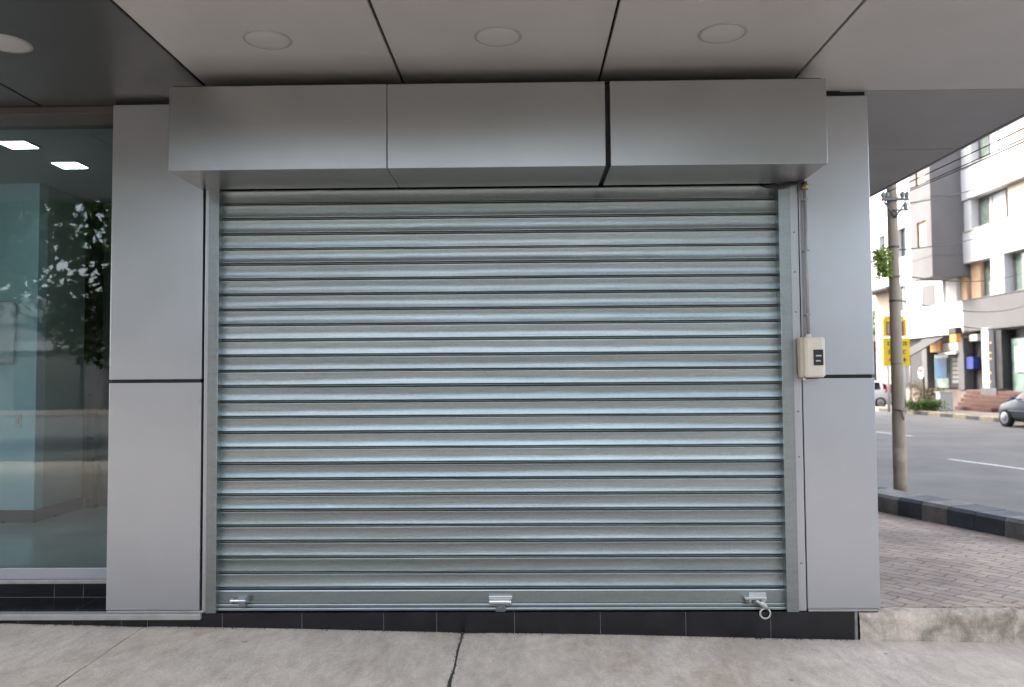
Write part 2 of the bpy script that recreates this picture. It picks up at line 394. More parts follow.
def slab(left, right, n=30, ragged=0.004):
    b = B(); rows = []
    ys = [-9 + 9.012 * (1 - (1 - k / 60) ** 1.0) for k in range(61)]
    for j, y in enumerate(ys):
        r = []
        l_, r_ = left(y), right(y)
        for i in range(n + 1):
            x = l_ + (r_ - l_) * i / n
            if i in (0, n): x += ragged * noise.noise((y * 9, i, 3.3)) * 2.2
            z = slab_z(x) + .004 * noise.noise((x * .9, y * .9, 0)) - (0.006 if i in (0, n) else 0)
            yy = y + (0.012 * noise.noise((x * 7, 0, 1)) if j == 60 else 0)
            r.append((x, yy, z))
        rows.append(r)
    b.grid(rows)
    b.grid([[(p[0], p[1], p[2]) for p in [row[0] for row in rows]], [(p[0], p[1], p[2] - .12) for p in [row[0] for row in rows]]])
    b.grid([[(p[0], p[1], p[2]) for p in [row[-1] for row in rows]], [(p[0], p[1], p[2] - .12) for p in [row[-1] for row in rows]]])
    return b


def line(p, q):
    return lambda y: p.x + (q.x - p.x) * (y - p.y) / (q.y - p.y)


ja = line(at(143, 627, 2, .07), at(55, 687, 2, .07)); jb = line(at(462, 634, 2, .03), at(449, 687, 2, .03))
struct('concrete_slab', slab(lambda y: -12, lambda y: ja(y) - .004), 'slab_concrete', smooth=True)
struct('concrete_slab', slab(lambda y: ja(y) + .004, lambda y: jb(y) - .008 - .003 * math.sin(y * 5)), 'slab_concrete', smooth=True)
struct('concrete_slab', slab(lambda y: jb(y) + .009, lambda y: kerb_x(y) - .01), 'slab_concrete', smooth=True)
# dirt and grit packed into the joints
b = B()
rows = []
for k in range(80):
    y = -4.5 + 4.5 * k / 79
    rows.append([(jb(y) - .03, y, slab_z(jb(y)) - .02), (jb(y), y, slab_z(jb(y)) - .010 + .006 * noise.noise((y * 20, 0, 0))), (jb(y) + .03, y, slab_z(jb(y)) - .02)])
b.grid(rows)
rows = []
for k in range(80):
    y = -4.5 + 4.5 * k / 79
    rows.append([(ja(y) - .02, y, slab_z(ja(y)) - .03), (ja(y), y, slab_z(ja(y)) - .016), (ja(y) + .02, y, slab_z(ja(y)) - .03)])
b.grid(rows)
for k in range(150):
    y = -rnd.random() ** 1.4 * 1.6; x = jb(y) + rnd.gauss(0, .009); r = rnd.uniform(.0012, .0035)
    bmesh.ops.create_icosphere(b.bm, subdivisions=1, radius=r, matrix=Matrix.Translation((x, y, slab_z(x) + r * .2)))
for k in range(420):
    x = rnd.uniform(-3.6, 2.0); y = -.002 - abs(rnd.gauss(0, .012)); r = rnd.uniform(.001, .004) * (1.6 if rnd.random() < .06 else 1)
    bmesh.ops.create_icosphere(b.bm, subdivisions=1, radius=r, matrix=Matrix.Translation((x, y, slab_z(x) + r * .2)))
o = struct('joint_dirt', b, 'soil')
# pavers beyond the corner of the shop
b = B(); rows = []
for k in range(70):
    y = .06 + (max(k - 1, 0) / 68) ** 2 * 59; zf = .168 - .045 * min(1, y / 3.8)
    xa, xb = 2.0, kerb_x(y) + .02
    rows.append([(xa + (xb - xa) * i / 8, y, zf - (.05 if k == 0 else 0) + .008 * noise.noise((xa + i, y * 1.3, 5))) for i in range(9)])
struct('brick_pavement', b.grid(rows), 'pavers')
# rough concrete edge of the pavement
b = B(); rows = []
for i in range(150):
    x = 2.035 + i * (kerb_x(0) - 2.035) / 149
    n_ = lambda s, f: noise.noise((x * f, s, 2.2))
    zt = .166 + .006 * n_(0, 5) - (.012 if 3.02 < x < 3.12 or abs(x - 3.75) < .03 else 0); zb = slab_z(x) - .03
    rows.append([(x, .2, zt - .06), (x, .12, zt - .03), (x, .05 + .012 * n_(1, 9), zt - .002), (x, .012 + .01 * n_(7, 6), zt - .014 + .006 * n_(3, 11))] +
                [(x, -.004 + .014 * n_(10 + k, 6) + .006 * n_(40 + k, 22), zt - .03 + (zb - zt + .03) * k / 8) for k in range(1, 9)])
struct('pavement_edge', b.grid(rows), 'edge_concrete', smooth=True)
# kerb of painted blocks along the near side of the road
b = B(); y = -8.6; k = 0
while y < 40:
    x0, x1 = kerb_x(y), kerb_x(y + .01); d = Vector((x1 - x0, .01, 0)).normalized()
    Ls = .32 if y < 12 else 2.0
    e = y + d.y * Ls; p0 = Vector((x0, y, 0)); p1 = Vector((kerb_x(e), e, 0)); d = (p1 - p0).normalized(); nrm = Vector((d.y, -d.x, 0))
    p0 += d * .004; p1 -= d * .004
    w = .44; zb, zt = -.25, .315 + rnd.uniform(-.006, .006); c = .03
    prof = [(0, zb), (.02, zt - c), (.02 + c, zt), (w - c, zt), (w, zt - c), (w + .02, zb)]
    b.prism([p0 + nrm * u + Vector((0, 0, z)) for u, z in prof], p1 - p0, mi=(0, 0, 1, 0, 1, 1)[k % 6])
    y = e; k += 1
struct('near_kerb', b, ['kerb_dark', 'kerb_pale'])
# roads
b = B(); rows = []
for k in range(60):
    y = -9 + (k / 59) ** 1.5 * 140
    rows.append([(kerb_x(y) + .1, y, -.2), (kerb_x(y) + .9, y, -.2), (10, y, -.17), (18.0, y, -.2)] if y < 38 else [(2.7, y, -.2), (3.6, y, -.2), (10, y, -.17), (36, y, -.2)])
b.grid(rows)
b.grid([[(-60, -34, -.204), (80, -34, -.204)], [(-60, -9.0, -.204), (80, -9.0, -.204)]])
struct('road', b, 'asphalt')
b = B(); rows = []
for k in range(60):
    y = -2 + k * .35; x = kerb_x(y) + .44
    rows.append([(x, y, -.188), (x + .25 + .10 * noise.noise((y * 1.4, 0, 0)), y, -.187), (x + .8 + .35 * noise.noise((y * .8, 4, 0)), y, -.190)])
struct('roadside_dust', b.grid(rows), 'road_dust')
b = B()
for (p, q, hw) in (((949, 459), (1040, 471), .055), ((870, 431), (912, 436), .05)):
    a, c = at(*p, 2, -.168), at(*q, 2, -.168); d = (c - a).normalized(); n_ = Vector((d.y, -d.x, 0)) * hw
    b.prism([a - n_, c - n_, c + n_, a + n_], (0, 0, -.004))
struct('lane_marking', b, 'road_paint')
# far side pavement and kerb
struct('far_pavement', B().box(18.05, 60, -34, 38, -.3, -.05), 'far_paving')
b = B(); y = -10; k = 0
while y < 37.6:
    b.box(17.92, 18.22, y + .01, y + .99, -.28, -.02, bev=.03, mi=k % 2); y += 1.0; k += 1
struct('far_kerb', b, ['kerb_yellow', 'kerb_black'])

# ------------------------------------------------------------------ the shop building
ZS = 3.388   # soffit height
shop = thing('shop_building', (0, 0, 0), 'shop front clad in silver grey panels under a deep panelled overhang', 'building')
obj('shading_storeys', B().box(-16, 3.43, -2.08, 44, 3.47, 18.5), 'mid_grey', shop)  # unseen storeys, height and depth set to keep forecourt and road in shade
xs = [-9.0, -3.14, -1.935, -.727, .46, 1.634, 3.446]
g = .008
for i, (a, c) in enumerate(zip(xs, xs[1:])):
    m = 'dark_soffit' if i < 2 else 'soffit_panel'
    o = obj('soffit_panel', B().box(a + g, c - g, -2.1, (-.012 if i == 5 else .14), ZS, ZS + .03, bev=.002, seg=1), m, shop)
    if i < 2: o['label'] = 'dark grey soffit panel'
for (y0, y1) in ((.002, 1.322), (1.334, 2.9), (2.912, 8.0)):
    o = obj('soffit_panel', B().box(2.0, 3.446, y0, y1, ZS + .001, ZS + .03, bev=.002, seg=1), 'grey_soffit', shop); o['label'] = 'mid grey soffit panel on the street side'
obj('soffit_backing', B().box(-9, 3.42, -2.06, 8.0, ZS + .045, ZS + .075), 'gap_black', shop)
obj('fascia', B().box(-16, 3.45, -2.13, -2.103, ZS - .01, ZS + .5).box(3.449, 3.475, -2.13, 44, ZS - .004, ZS + .5), 'silver_hood', shop)
# columns beside the shutter: two cladding panels each, black joints between
for (x0, x1) in ((-2.62, -2.034), (1.722, 2.166)):
    obj('cladding_panel', B().box(x0, x1, -.0, .29 if x0 < 0 else .42, 1.606, 3.362, bev=.004), 'silver_panel', shop)
    obj('cladding_panel', B().box(x0, x1, -.0, .29 if x0 < 0 else .42, .172, 1.585, bev=.004), 'silver_panel', shop)
    obj('column_core', B().box(x0 + .012, x1 - .012, .012, .28 if x0 < 0 else .41, -.1, ZS + .04), 'gap_black', shop)
    obj('base_trim', B().box(x0 + .004, x1 + (.03 if x0 < 0 else -.02), -.004, .10, .158, .170, bev=.002), 'nosing_stone', shop)
obj('side_wall', B().box(1.75, 2.15, .43, 44, -.1, ZS + .04), 'mid_grey', shop)
# black granite plinth tiles with pale grout
px_joint = [222, 301.6, 383.4, 436.6, 514.5, 600.5, 686, 771, 855]
xj = [at(p, 620, 1, 0).x for p in px_joint]
xj_left = [-9, -6.2, -5.6, -5.0, -4.4, -3.8] + [at(p, 620, 1, 0).x for p in (18, 72, 121, 147)]
b = B(); bg = B()
bounds = xj_left + xj
for a, c in zip(bounds, bounds[1:]):
    hi = .155 if a > -2.03 or c > -2.03 else .116
    b.box(a + .0022, c - .0022, .004, .05, -.16, hi, bev=.0015, seg=1)
bg.box(-9, bounds[-1] + .012, .0075, .05, -.16, .112)
bg.box(-2.0, bounds[-1] + .012, .0075, .05, .112, .15)
bg.box(bounds[-1] + .001, bounds[-1] + .016, .002, .05, -.16, .156)
obj('plinth', b, 'black_granite', shop); obj('plinth_grout', bg, 'grout', shop)
# step up to the shop window
obj('step_nosing', B().box(-9, -2.02, -.022, .05, .118, .156, bev=.006), 'nosing_stone', shop)
b = B(); bg = B()
for a, c in zip(xj_left, xj_left[1:]):
    if a < -2.65:
        b.box(a + .0025, min(c, -2.625) - .0025, .052, .318, .12, .168, bev=.001, seg=1)
xr = [-9, -6, -5.3, -4.6, -3.9, at(-40, 590, 1, .32).x, at(54, 590, 1, .32).x, at(83, 590, 1, .32).x, -2.622]
for a, c in zip(xr, xr[1:]):
    b.box(a + .0025, c - .0025, .322, .36, .17, .262, bev=.001, seg=1)
bg.box(-9, -2.63, .056, .33, .11, .1655).box(-9, -2.63, .3255, .36, .16, .26)
obj('step_tiles', b, 'black_granite', shop); obj('step_grout', bg, 'grout', shop)
obj('sill_stone', B().box(-9, -2.625, .285, .40, .264, .292, bev=.005), 'nosing_stone', shop)
# strips beside the shutter guides
obj('jamb_strip', B().box(1.668, 1.716, .004, .05, .16, 2.83, bev=.002), 'silver_panel', shop)
obj('jamb_strip', B().box(-2.019, -1.996, .002, .05, .16, 2.83, bev=.002), 'silver_panel', shop)
b = B()
for z in (.45, 1.1, 1.38, 2.0, 2.25, 2.5):
    obj('screw', B().lathe([(.006, 0), (.006, -.002), (.003, -.004)], (1.690, .004, z), 'Y', 10), 'rust_steel', shop)
obj('lintel_backing', B().box(-2.03, 1.73, .14, .2, -.1, 3.4), 'gap_black', shop)
obj('back_wall', B().box(-2.03, 1.73, .24, .34, -.1, 3.4), 'mid_grey', shop)

# ------------------------------------------------------------------ hood over the shutter
hood = thing('shutter_hood', (-.16, 0, 2.808), 'long silver box hood of three panels above the roller shutter', 'shutter hood')
for (x0, x1, dy) in ((-2.05, -.787, 0), (-.784, .470, .003), (.498, 1.733, 0)):
    obj('hood_panel', B().box(x0, x1, -.465 + dy, -.002, 2.808, 3.300, bev=.0035), 'silver_hood', hood)
obj('hood_core_shade_board', B().box(-2.03, 1.71, -.44, -.004, 2.824, 3.29).box(-2.03, 1.71, -.455, .1, 3.3015, 3.306), 'gap_black', hood)  # filler, plus a black sheet on top that deepens the shade above the hood

# ------------------------------------------------------------------ roller shutter
shut = thing('rolling_shutter', (-.17, .06, .162), 'closed galvanised roller shutter with horizontal slats filling the shop opening', 'shutter')
X0, X1 = -1.935, 1.600
NS, Z0, P = 26, .283, .0975
prof = [(.000, .030), (.0035, .030), (.0042, .006), (.0054, -.0005), (.0072, -.0022), (.0090, -.0005), (.0100, .006), (.0106, .030), (.0140, .030),
        (.0146, .004), (.0152, -.0026), (.0166, -.0046), (.0205, -.0038), (.028, -.0016), (.038, .0006), (.050, .0022), (.064, .0024), (.077, .0010), (.087, -.0010), (.0942, -.0026), (.0956, -.0016), (.0962, .006), (.0966, .030), (.0975, .030)]
NX = 150
for s in range(NS):
    b = B(); rows = []
    tilt0 = rnd.gauss(0, .04); ph = rnd.uniform(0, 100); am = rnd.uniform(.7, 1.3)
    sag = rnd.uniform(-.0016, .0016); hz = rnd.gauss(0, .0008)
    dents = [(rnd.uniform(X0, X1), rnd.uniform(.03, .085), rnd.uniform(.012, .05), rnd.uniform(-.0016, .0009)) for _ in range(5)]
    for i in range(NX + 1):
        t = i / NX; x = X0 + (X1 - X0) * t
        tw = tilt0 + .05 * am * noise.noise((x * .9, ph, 0)) + 0.022 * noise.noise((x * 3.1, ph, 5))
        dy = .0014 * noise.noise((x * 1.2, ph, 9)); bul = 1 + .35 * noise.noise((x * .7, ph, 14))
        dz = .0010 * noise.noise((x * .8, ph, 20)) + sag * math.sin(pi * t) + hz
        row = []
        for (z, y) in prof:
            w = 1.0 if .016 < z < .092 else 0.3
            dd = sum(a_ * math.exp(-((x - cx) / w_) ** 2 - ((z - cz_) / .018) ** 2) for cx, cz_, w_, a_ in dents) if .016 < z < .092 else 0
            row.append((x, .062 - dd + ((y + .0026) * bul - .0026 if .019 < z < .094 else y) + dy + w * tw * (z - .052), Z0 + s * P + z + dz))
        rows.append(row)
    b.grid(rows)
    obj('slat', b, 'galvanised', shut, smooth=True)
# bottom rail: flat plate with a lip
b = B()
rp = [(.052, .284), (.046, .282), (.043, .276), (.043, .204), (.036, .200), (.034, .194), (.034, .184), (.024, .178), (.022, .172), (.022, .163), (.09, .163), (.09, .284)]
b.prism([(X0 - .01, y, z) for y, z in rp], (X1 - X0 + .02, 0, 0))
obj('bottom_rail', b, 'galvanised', shut)
for (x0, x1) in ((-1.993, -1.928), (1.592, 1.664)):
    pr = [(x0, -.012), (x1, -.012), (x1, .12), (x1 - .004, .12), (x1 - .004, -.006), (x0 + .004, -.006), (x0 + .004, .12), (x0, .12)]
    b = B().prism([(x, y, .157) for x, y in pr], (0, 0, 2.826 - .157))
    bmesh.ops.bevel(b.bm, geom=b.bm.edges[:], offset=.0012, segments=1, affect='EDGES')
    obj('guide_rail', b, 'galvanised_rail', shut)
# latches on the bottom rail
p = at(240, 602, 1, .0)
l = obj('latch', B().box(p.x - .025, p.x + .035, .018, .046, p.z - .012, p.z + .016, bev=.003), 'steel_bright', shut)
obj('latch_bolt', B().tube([(p.x - .058, .014, p.z + .003), (p.x + .05, .014, p.z + .003)], .013, 12).lathe([(.016, -.006), (.017, 0), (.013, .012)], (p.x - .058, .014, p.z + .003), 'X', 12), 'steel_bright', l)
obj('latch_lug', B().box(p.x + .036, p.x + .056, -.004, .044, p.z - .008, p.z + .03, bev=.003).box(p.x - .012, p.x + .034, .004, .036, p.z - .04, p.z - .008, bev=.008), 'steel_dark', l)
p = at(500, 601, 1, .0)
l = obj('latch', B().box(p.x - .07, p.x + .075, .02, .046, p.z + .004, p.z + .024, bev=.003), 'steel_bright', shut)
obj('latch_bolt', B().box(p.x - .07, p.x + .07, -.008, .034, p.z - .020, p.z + .004, bev=.008).lathe([(.009, -.010), (.009, -.02), (.004, -.021)], (p.x + .058, .008, p.z - .008), 'Y', 12), 'steel_bright', l)
obj('latch_lug', B().box(p.x - .025, p.x + .035, .002, .035, p.z - .068, p.z - .018, bev=.004).box(p.x - .018, p.x + .012, -.004, .02, p.z - .060, p.z - .035, bev=.004), 'steel_dark', l)
p = at(757, 599, 1, .0)
l = obj('latch', B().box(p.x - .075, p.x + .06, -.002, .046, p.z - .004, p.z + .010, bev=.002).box(p.x - .04, p.x + .065, .03, .046, p.z - .03, p.z + .03, bev=.002), 'steel_bright', shut)
obj('latch_bolt', B().lathe([(.012, 0), (.012, -.02), (.006, -.022)], (p.x - .055, .03, p.z - .02), 'Y', 12).box(p.x - .02, p.x + .03, .004, .03, p.z - .04, p.z - .006, bev=.004), 'steel_dark', l)
q = Vector((p.x + .045, -.012, p.z - .085))
b = B(); R_ = .031
b.tube([q + Vector((R_ * math.sin(a), 0, R_ * .95 * math.cos(a))) for a in [k * 2 * pi / 28 for k in range(29)]], .0056, 8)
b.tube([q + Vector((-.052, .004, .078)), q + Vector((-.034, -.002, .066)), q + Vector((.006, -.004, .036))], [.010, .009, .012], 10)
b.tube([q + Vector((-.022, -.004, .075)), q + Vector((.018, -.006, .028))], [.011, .009], 10)
tag(obj('hanging_lock', b, 'loop_pale', smooth=True, base=q + Vector((0, 0, .08))), 'pale ring lock hanging from the right latch of the roller shutter', 'lock')

# ------------------------------------------------------------------ lamps in the overhang
names = ['round unlit ceiling lamp in the dark soffit panel above the shop window', 'round unlit ceiling lamp above the left third of the shutter hood',
         'round unlit ceiling lamp in the soffit above the middle hood panel', 'round unlit ceiling lamp above the right third of the shutter hood']
for x, lb in zip((-2.735, -1.345, -.13, 1.042), names):
    t = thing('downlight', (x, -.885, ZS), lb, 'ceiling lamp', 'round lamps set into the overhang')
    obj('trim_ring', B().lathe([(.124, .004), (.127, -.002), (.121, -.005), (.109, -.004), (.107, .003)], (x, -.885, ZS), 'Z', 48), 'lamp_ring', t, smooth=False)
    obj('lens', B().lathe([(.111, .002), (.111, -.0035), (.104, -.0055), (.05, -.007)], (x, -.885, ZS), 'Z', 48), 'lamp_lens', t)

# ------------------------------------------------------------------ switch box and conduit
bx = thing('switch_box', (1.782, 0, 1.588), 'cream electrical switch box fixed between shutter guide and right column', 'switch box')
b = B().box(1.688, 1.834, -.07, -.004, 1.590, 1.838, bev=.012, seg=3)
obj('base', b, 'cream_side', bx, smooth=False)
b = B(); prf = [(1.700, -.068), (1.705, -.098), (1.719, -.108), (1.804, -.108), (1.825, -.098), (1.834, -.078), (1.834, -.066)]
b.prism([(x, y, 1.592) for x, y in prf], (0, 0, .244))
bmesh.ops.bevel(b.bm, geom=[e for e in b.bm.edges if abs(e.verts[0].co.z - e.verts[1].co.z) < 1e-5], offset=.008, segments=3, affect='EDGES')
cov = obj('cover', b, 'cream_plastic', bx)
lp = obj('switch_plate', B().box(1.753, 1.812, -.1125, -.107, 1.664, 1.760, bev=.002), 'black_plastic', cov)
b = B()
for z, w in ((1.723, .034), (1.692, .028)):
    for k in range(5):
        b.box(1.766 + k * w / 5, 1.766 + (k + .78) * w / 5, -.1135, -.1124, z - (.004 if k % 2 else .005), z + .004)
obj('switch_print', b, 'sign_white', bx)
obj('cable_gland', B().lathe([(.013, 0), (.013, -.014), (.008, -.022)], (1.715, -.05, 1.590), 'Z', 12), 'steel_bright', bx)
obj('conduit_adapter', B().lathe([(.019, .0), (.019, .012), (.015, .014), (.015, .022)], (1.752, -.03, 1.836), 'Z', 14), 'cream_plastic', bx)
cz = thing('conduit_pipe', (1.752, -.03, 1.86), 'thin grey conduit running down from hood to cream switch box', 'pipe')
obj('pipe', B().tube([(1.752, -.03, 1.855), (1.752, -.028, 2.3), (1.750, -.03, 2.785)], .0105, 12), 'pipe_grey', cz)
for z in (1.98, 2.38, 2.7): obj('clip', B().box(1.736, 1.768, -.042, -.001, z - .005, z + .005, bev=.002), 'pipe_grey', cz)
obj('brass_nipple', B().lathe([(.02, -.03), (.022, -.02), (.022, 0), (.017, .004), (.017, .02)], (1.750, -.03, 2.79), 'Z', 12), 'brass', cz)
b = B().tube([(1.75, -.03, 2.80), (1.735, -.05, 2.815), (1.70, -.055, 2.79), (1.66, -.05, 2.788), (1.60, -.04, 2.772), (1.52, -.03, 2.776), (1.49, .01, 2.80)], .007, 8)
b.tube([(1.745, -.02, 2.80), (1.70, -.035, 2.806), (1.64, -.035, 2.80), (1.58, -.02, 2.795), (1.55, .01, 2.81)], .006, 8)
tag(obj('motor_cable', b, 'cable_black', base=(1.75, -.03, 2.80)), 'black cable looping under the hood above the right shutter guide', 'cable')

# ------------------------------------------------------------------ shop window and the room behind it
win = thing('shop_window', (-5.8, .3, .29), 'large fixed shop window left of the silver column above black tiled step', 'window')
obj('glass', B().box(-9, -2.625, .312, .322, .355, 3.36), 'shop_glass', win)
obj('bottom_frame', B().box(-9, -2.622, .296, .36, .293, .366, bev=.004), 'white_frame', win)
obj('head_frame', B().box(-9, -2.622, .085, .40, 3.335, 3.386, bev=.004), 'pink_frame', win)
obj('side_frame', B().box(-2.64, -2.622, .293, .34, .366, 3.334, bev=.002), 'steel_dark', win)
struct('shop_floor', B().box(-9, -2.2, .36, 7, .20, .358), 'floor_tile')
struct('shop_ceiling', B().box(-9, -2.2, .40, 7, 3.372, 3.384), 'shop_ceiling')
room = thing('shop_room', (-5.6, 4, .36), 'pale teal partition corner and dark rear wall inside the lit shop', 'wall')
obj('partition', B().box(-8.9, -4.33, 2.02, 2.15, .36, 3.37), 'teal_wall', room)
obj('partition_return', B().box(-4.46, -4.33, 2.152, 2.78, .36, 3.37), 'grey_wall', room)
obj('skirting', B().box(-8.9, -4.324, 2.008, 2.019, .36, .47).box(-4.329, -4.320, 2.02, 2.79, .36, .47), 'skirting_black', room)
obj('rear_wall', B().box(-9, -2.2, 6.9, 7.0, .36, 3.37).box(-2.3, -2.2, .40, 6.9, .36, 3.37).box(-9, -8.91, .40, 6.9, .36, 3.37), 'dark_wall', room)
o = obj('doorway_dark_panel', B().box(-4.21, -2.3, 2.90, 2.98, .36, 3.37), 'dark_wall', room)  # dark panel added so the doorway reads as unlit
obj('door_stile', B().box(-3.62, -3.58, 2.86, 2.898, .36, 3.37), 'mid_grey', room)
obj('doorway', B().box(-4.3, -4.22, 2.80, 2.88, .36, 3.37), 'skirting_black', room)
for i, q in enumerate((at(18, 145, 2, 3.358), at(70, 165.5, 2, 3.358))):
    x, y = q.x, q.y
    t = thing('ceiling_light', (x, y, 3.37), ['square lit ceiling panel nearer the glass inside the shop', 'square lit ceiling panel deeper in the shop beside the dark doorway'][i], 'ceiling light', 'lit panels on the shop ceiling')
    obj('frame', B().box(x - .115, x + .115, y - .10, y + .10, 3.358, 3.371, bev=.003), 'white_frame', t)
    obj('diffuser', B().box(x - .10, x + .10, y - .085, y + .085, 3.3545, 3.360), 'lamp_light', t)
p = at(6, 332, 1, 2.0)
b = B().box(p.x - .6, p.x + .09, 1.965, 2.005, p.z - .28, p.z + .27, bev=.03)
tag(obj('display_board', b, 'curtain', base=(p.x, 2, p.z)), 'pale board on the teal partition behind the shop glass', 'board')
p = at(17, 421, 1, 2.0)
t = thing('bright_spot_plate', (p.x, 2, p.z), 'small white plate added for a bright spot on the teal partition', 'switch')  # white plate added to stand for a small bright spot behind the glass
obj('plate', B().box(p.x - .03, p.x + .03, 2.008, 2.019, p.z - .06, p.z + .06, bev=.003), 'sign_white', t)
obj('plate_centre', B().box(p.x - .015, p.x + .015, 2.002, 2.009, p.z - .03, p.z + .03, bev=.002), 'white_frame', t)
#FAR

# ------------------------------------------------------------------ foliage helpers
def leaf(bm, c, s, r):
    n = Vector((r.gauss(0, 1), r.gauss(0, 1), r.gauss(0, 1) + .6)).normalized(); u = n.orthogonal().normalized()
    u = Matrix.Rotation(r.random() * 6.28, 3, n) @ u; v = n.cross(u)
    L_, w = s * r.uniform(.7, 1.3), s * .45 * r.uniform(.7, 1.2)
    vs = [bm.verts.new(c + u * a + v * q + n * h) for a, q, h in ((-L_, 0, 0), (-.2 * L_, w, .15 * s), (L_, 0, -.1 * s), (-.2 * L_, -w, .15 * s))]
    bm.faces.new(vs)


def crown_mesh(clumps, per, s, r):
    b = B()
    for c, rad in clumps:
        for _ in range(int(per * rad ** 1.6)):
            d = Vector((r.gauss(0, 1), r.gauss(0, 1), r.gauss(0, 1))).normalized() * rad * r.random() ** .4
            d.z *= .75; leaf(b.bm, c + d, s, r)
    return b


def make_tree(x, y, z, h, cr, label, seed, per=420, s=.12, m='leaf_dark', group=None, lean=(0, 0), name='street_tree'):
    r = random.Random(seed); t = thing(name, (x, y, z), label, 'tree', group)
    b = B(); top = Vector((x + lean[0], y + lean[1], z + h * .62)); base = Vector((x, y, z - .1)); tr = h * .017
    pts = [base.lerp(top, k / 6) + Vector((r.gauss(0, .06), r.gauss(0, .06), 0)) * (k > 0) for k in range(7)]
    b.tube(pts, [tr * (1.35 - .12 * k) for k in range(7)], 8)
    clumps = []
    for k in range(13):
        a = k * 2.4 + r.random(); d = cr * r.uniform(.3, 1.0) * (1 if k % 3 else .4); zz = z + h * r.uniform(.42, .95)
        c = Vector((top.x + d * math.cos(a), top.y + d * math.sin(a), zz)); clumps.append((c, cr * r.uniform(.28, .5)))
        st = pts[3 + k % 4]; mid = st.lerp(c, .55) + Vector((0, 0, -.25))
        b.tube([st, mid, c], [tr * .55, tr * .35, tr * .12], 6)
        for q in range(3):
            e = c + Vector((r.gauss(0, 1), r.gauss(0, 1), r.gauss(0, .6))) * cr * .25; b.tube([mid.lerp(c, .6), e], [tr * .2, tr * .06], 5)
    obj('trunk', b, 'bark', t)
    obj('crown', crown_mesh(clumps, per, s, r), m, t)
    return t


# ------------------------------------------------------------------ big white apartment block over the road
ap = thing('apartment_block', (23, 34, 0), 'white apartment block with grey bay and deep balcony bands across the road', 'building')
XF = 22.0
def yf(px, py=378): return at(px, py, 0, XF).y
obj('wall', B().box(22.62, 34, 10, 46.9, -.1, 14.6), 'beige_plaster', ap)
# white bands (parapets) on the near wing
Yb = 35.42
for z0, z1, y1 in ((7.15, 8.68, 35.40), (10.32, 11.86, 35.60), (13.6, 14.9, 35.6)):
    o = obj('parapet', B().box(XF, 22.6, 10, y1, z0, z1, bev=.02), 'white_plaster', ap)
    obj('coping', B().box(XF - .04, 22.64, 9.96, y1 + .03, z1 + .001, z1 + .07, bev=.01), 'sign_greypale', o)
o = obj('band', B().box(XF - .02, 22.6, 10, Yb, 3.75, 5.28, bev=.01), 'grey_plaster', ap); o['label'] = 'grey band above the near shops'
o = obj('band', B().box(XF, 22.6, Yb + .004, 43.4, 3.7, 5.34, bev=.01), 'white_plaster', ap); o['label'] = 'white band below the grey bay'
obj('coping', B().box(XF - .05, 22.6, 10, Yb, 5.285, 5.34, bev=.01), 'mid_grey', o)


def win_(y0, y1, z0, z1, x, m='window_dark', bars=2, curt=False, parent=ap):
    """window in the wall plane: pane, frame with mullions"""
    w = obj('window', B().box(x - .03, x + .02, y0, y1, z0, z1), m, parent)
    b = B(); t = .05
    b.box(x - .07, x - .031, y0, y0 + t, z0, z1).box(x - .07, x - .031, y1 - t, y1, z0, z1).box(x - .07, x - .031, y0 + t, y1 - t, z0, z0 + t).box(x - .07, x - .031, y0 + t, y1 - t, z1 - t, z1)
    for k in range(1, bars + 1):
        yy = y0 + (y1 - y0) * k / (bars + 1); b.box(x - .065, x - .032, yy - .025, yy + .025, z0 + t, z1 - t)
    obj('frame', b, 'window_metal', w)
    if curt: obj('curtain', B().box(x - .034, x - .0305, y0 + .1, y0 + (y1 - y0) * .62, z0 + .1, z1 - .08), 'curtain', w)
    return w


def pier(y0, y1, z0, z1, x0=XF, x1=22.6, m='white_plaster'):
    return obj('pier', B().box(x0, x1, y0, y1, z0, z1, bev=.008), m, ap)


# first floor
obj('reveal', B().box(22.3, 22.615, 34.35, 35.15, 5.345, 7.14), 'peach_sun_bounce', ap)
win_(32.95, 34.33, 5.40, 7.12, 22.55, 'window_green', 1, True)
pier(31.9, 32.93, 5.345, 7.145)
win_(27.2, 31.75, 5.40, 7.12, 22.45, 'window_green', 4, True)
pier(26.2, 27.1, 5.345, 7.145); win_(20, 26, 5.4, 7.12, 22.45, 'window_green', 4, True)
# second floor
pier(34.62, 35.36, 8.76, 10.31, 22.1)
win_(32.3, 34.55, 8.80, 10.28, 22.52, 'window_green', 1, True)
pier(30.0, 31.9, 8.76, 10.31, 21.99 + .3, 22.6, 'beige_plaster')
win_(26, 29.5, 8.80, 10.28, 22.52, 'window_dark', 2); pier(24, 25.8, 8.76, 10.31, 22.3)
# third floor
pier(34.4, 35.58, 11.94, 13.59, 22.05)
win_(31.9, 34.35, 11.98, 13.55, 22.5, 'window_green', 2, True); win_(27, 29.4, 11.98, 13.55, 22.5, 'window_dark', 1)
pier(29.6, 31.8, 11.94, 13.59, 22.3, 22.6, 'beige_plaster')
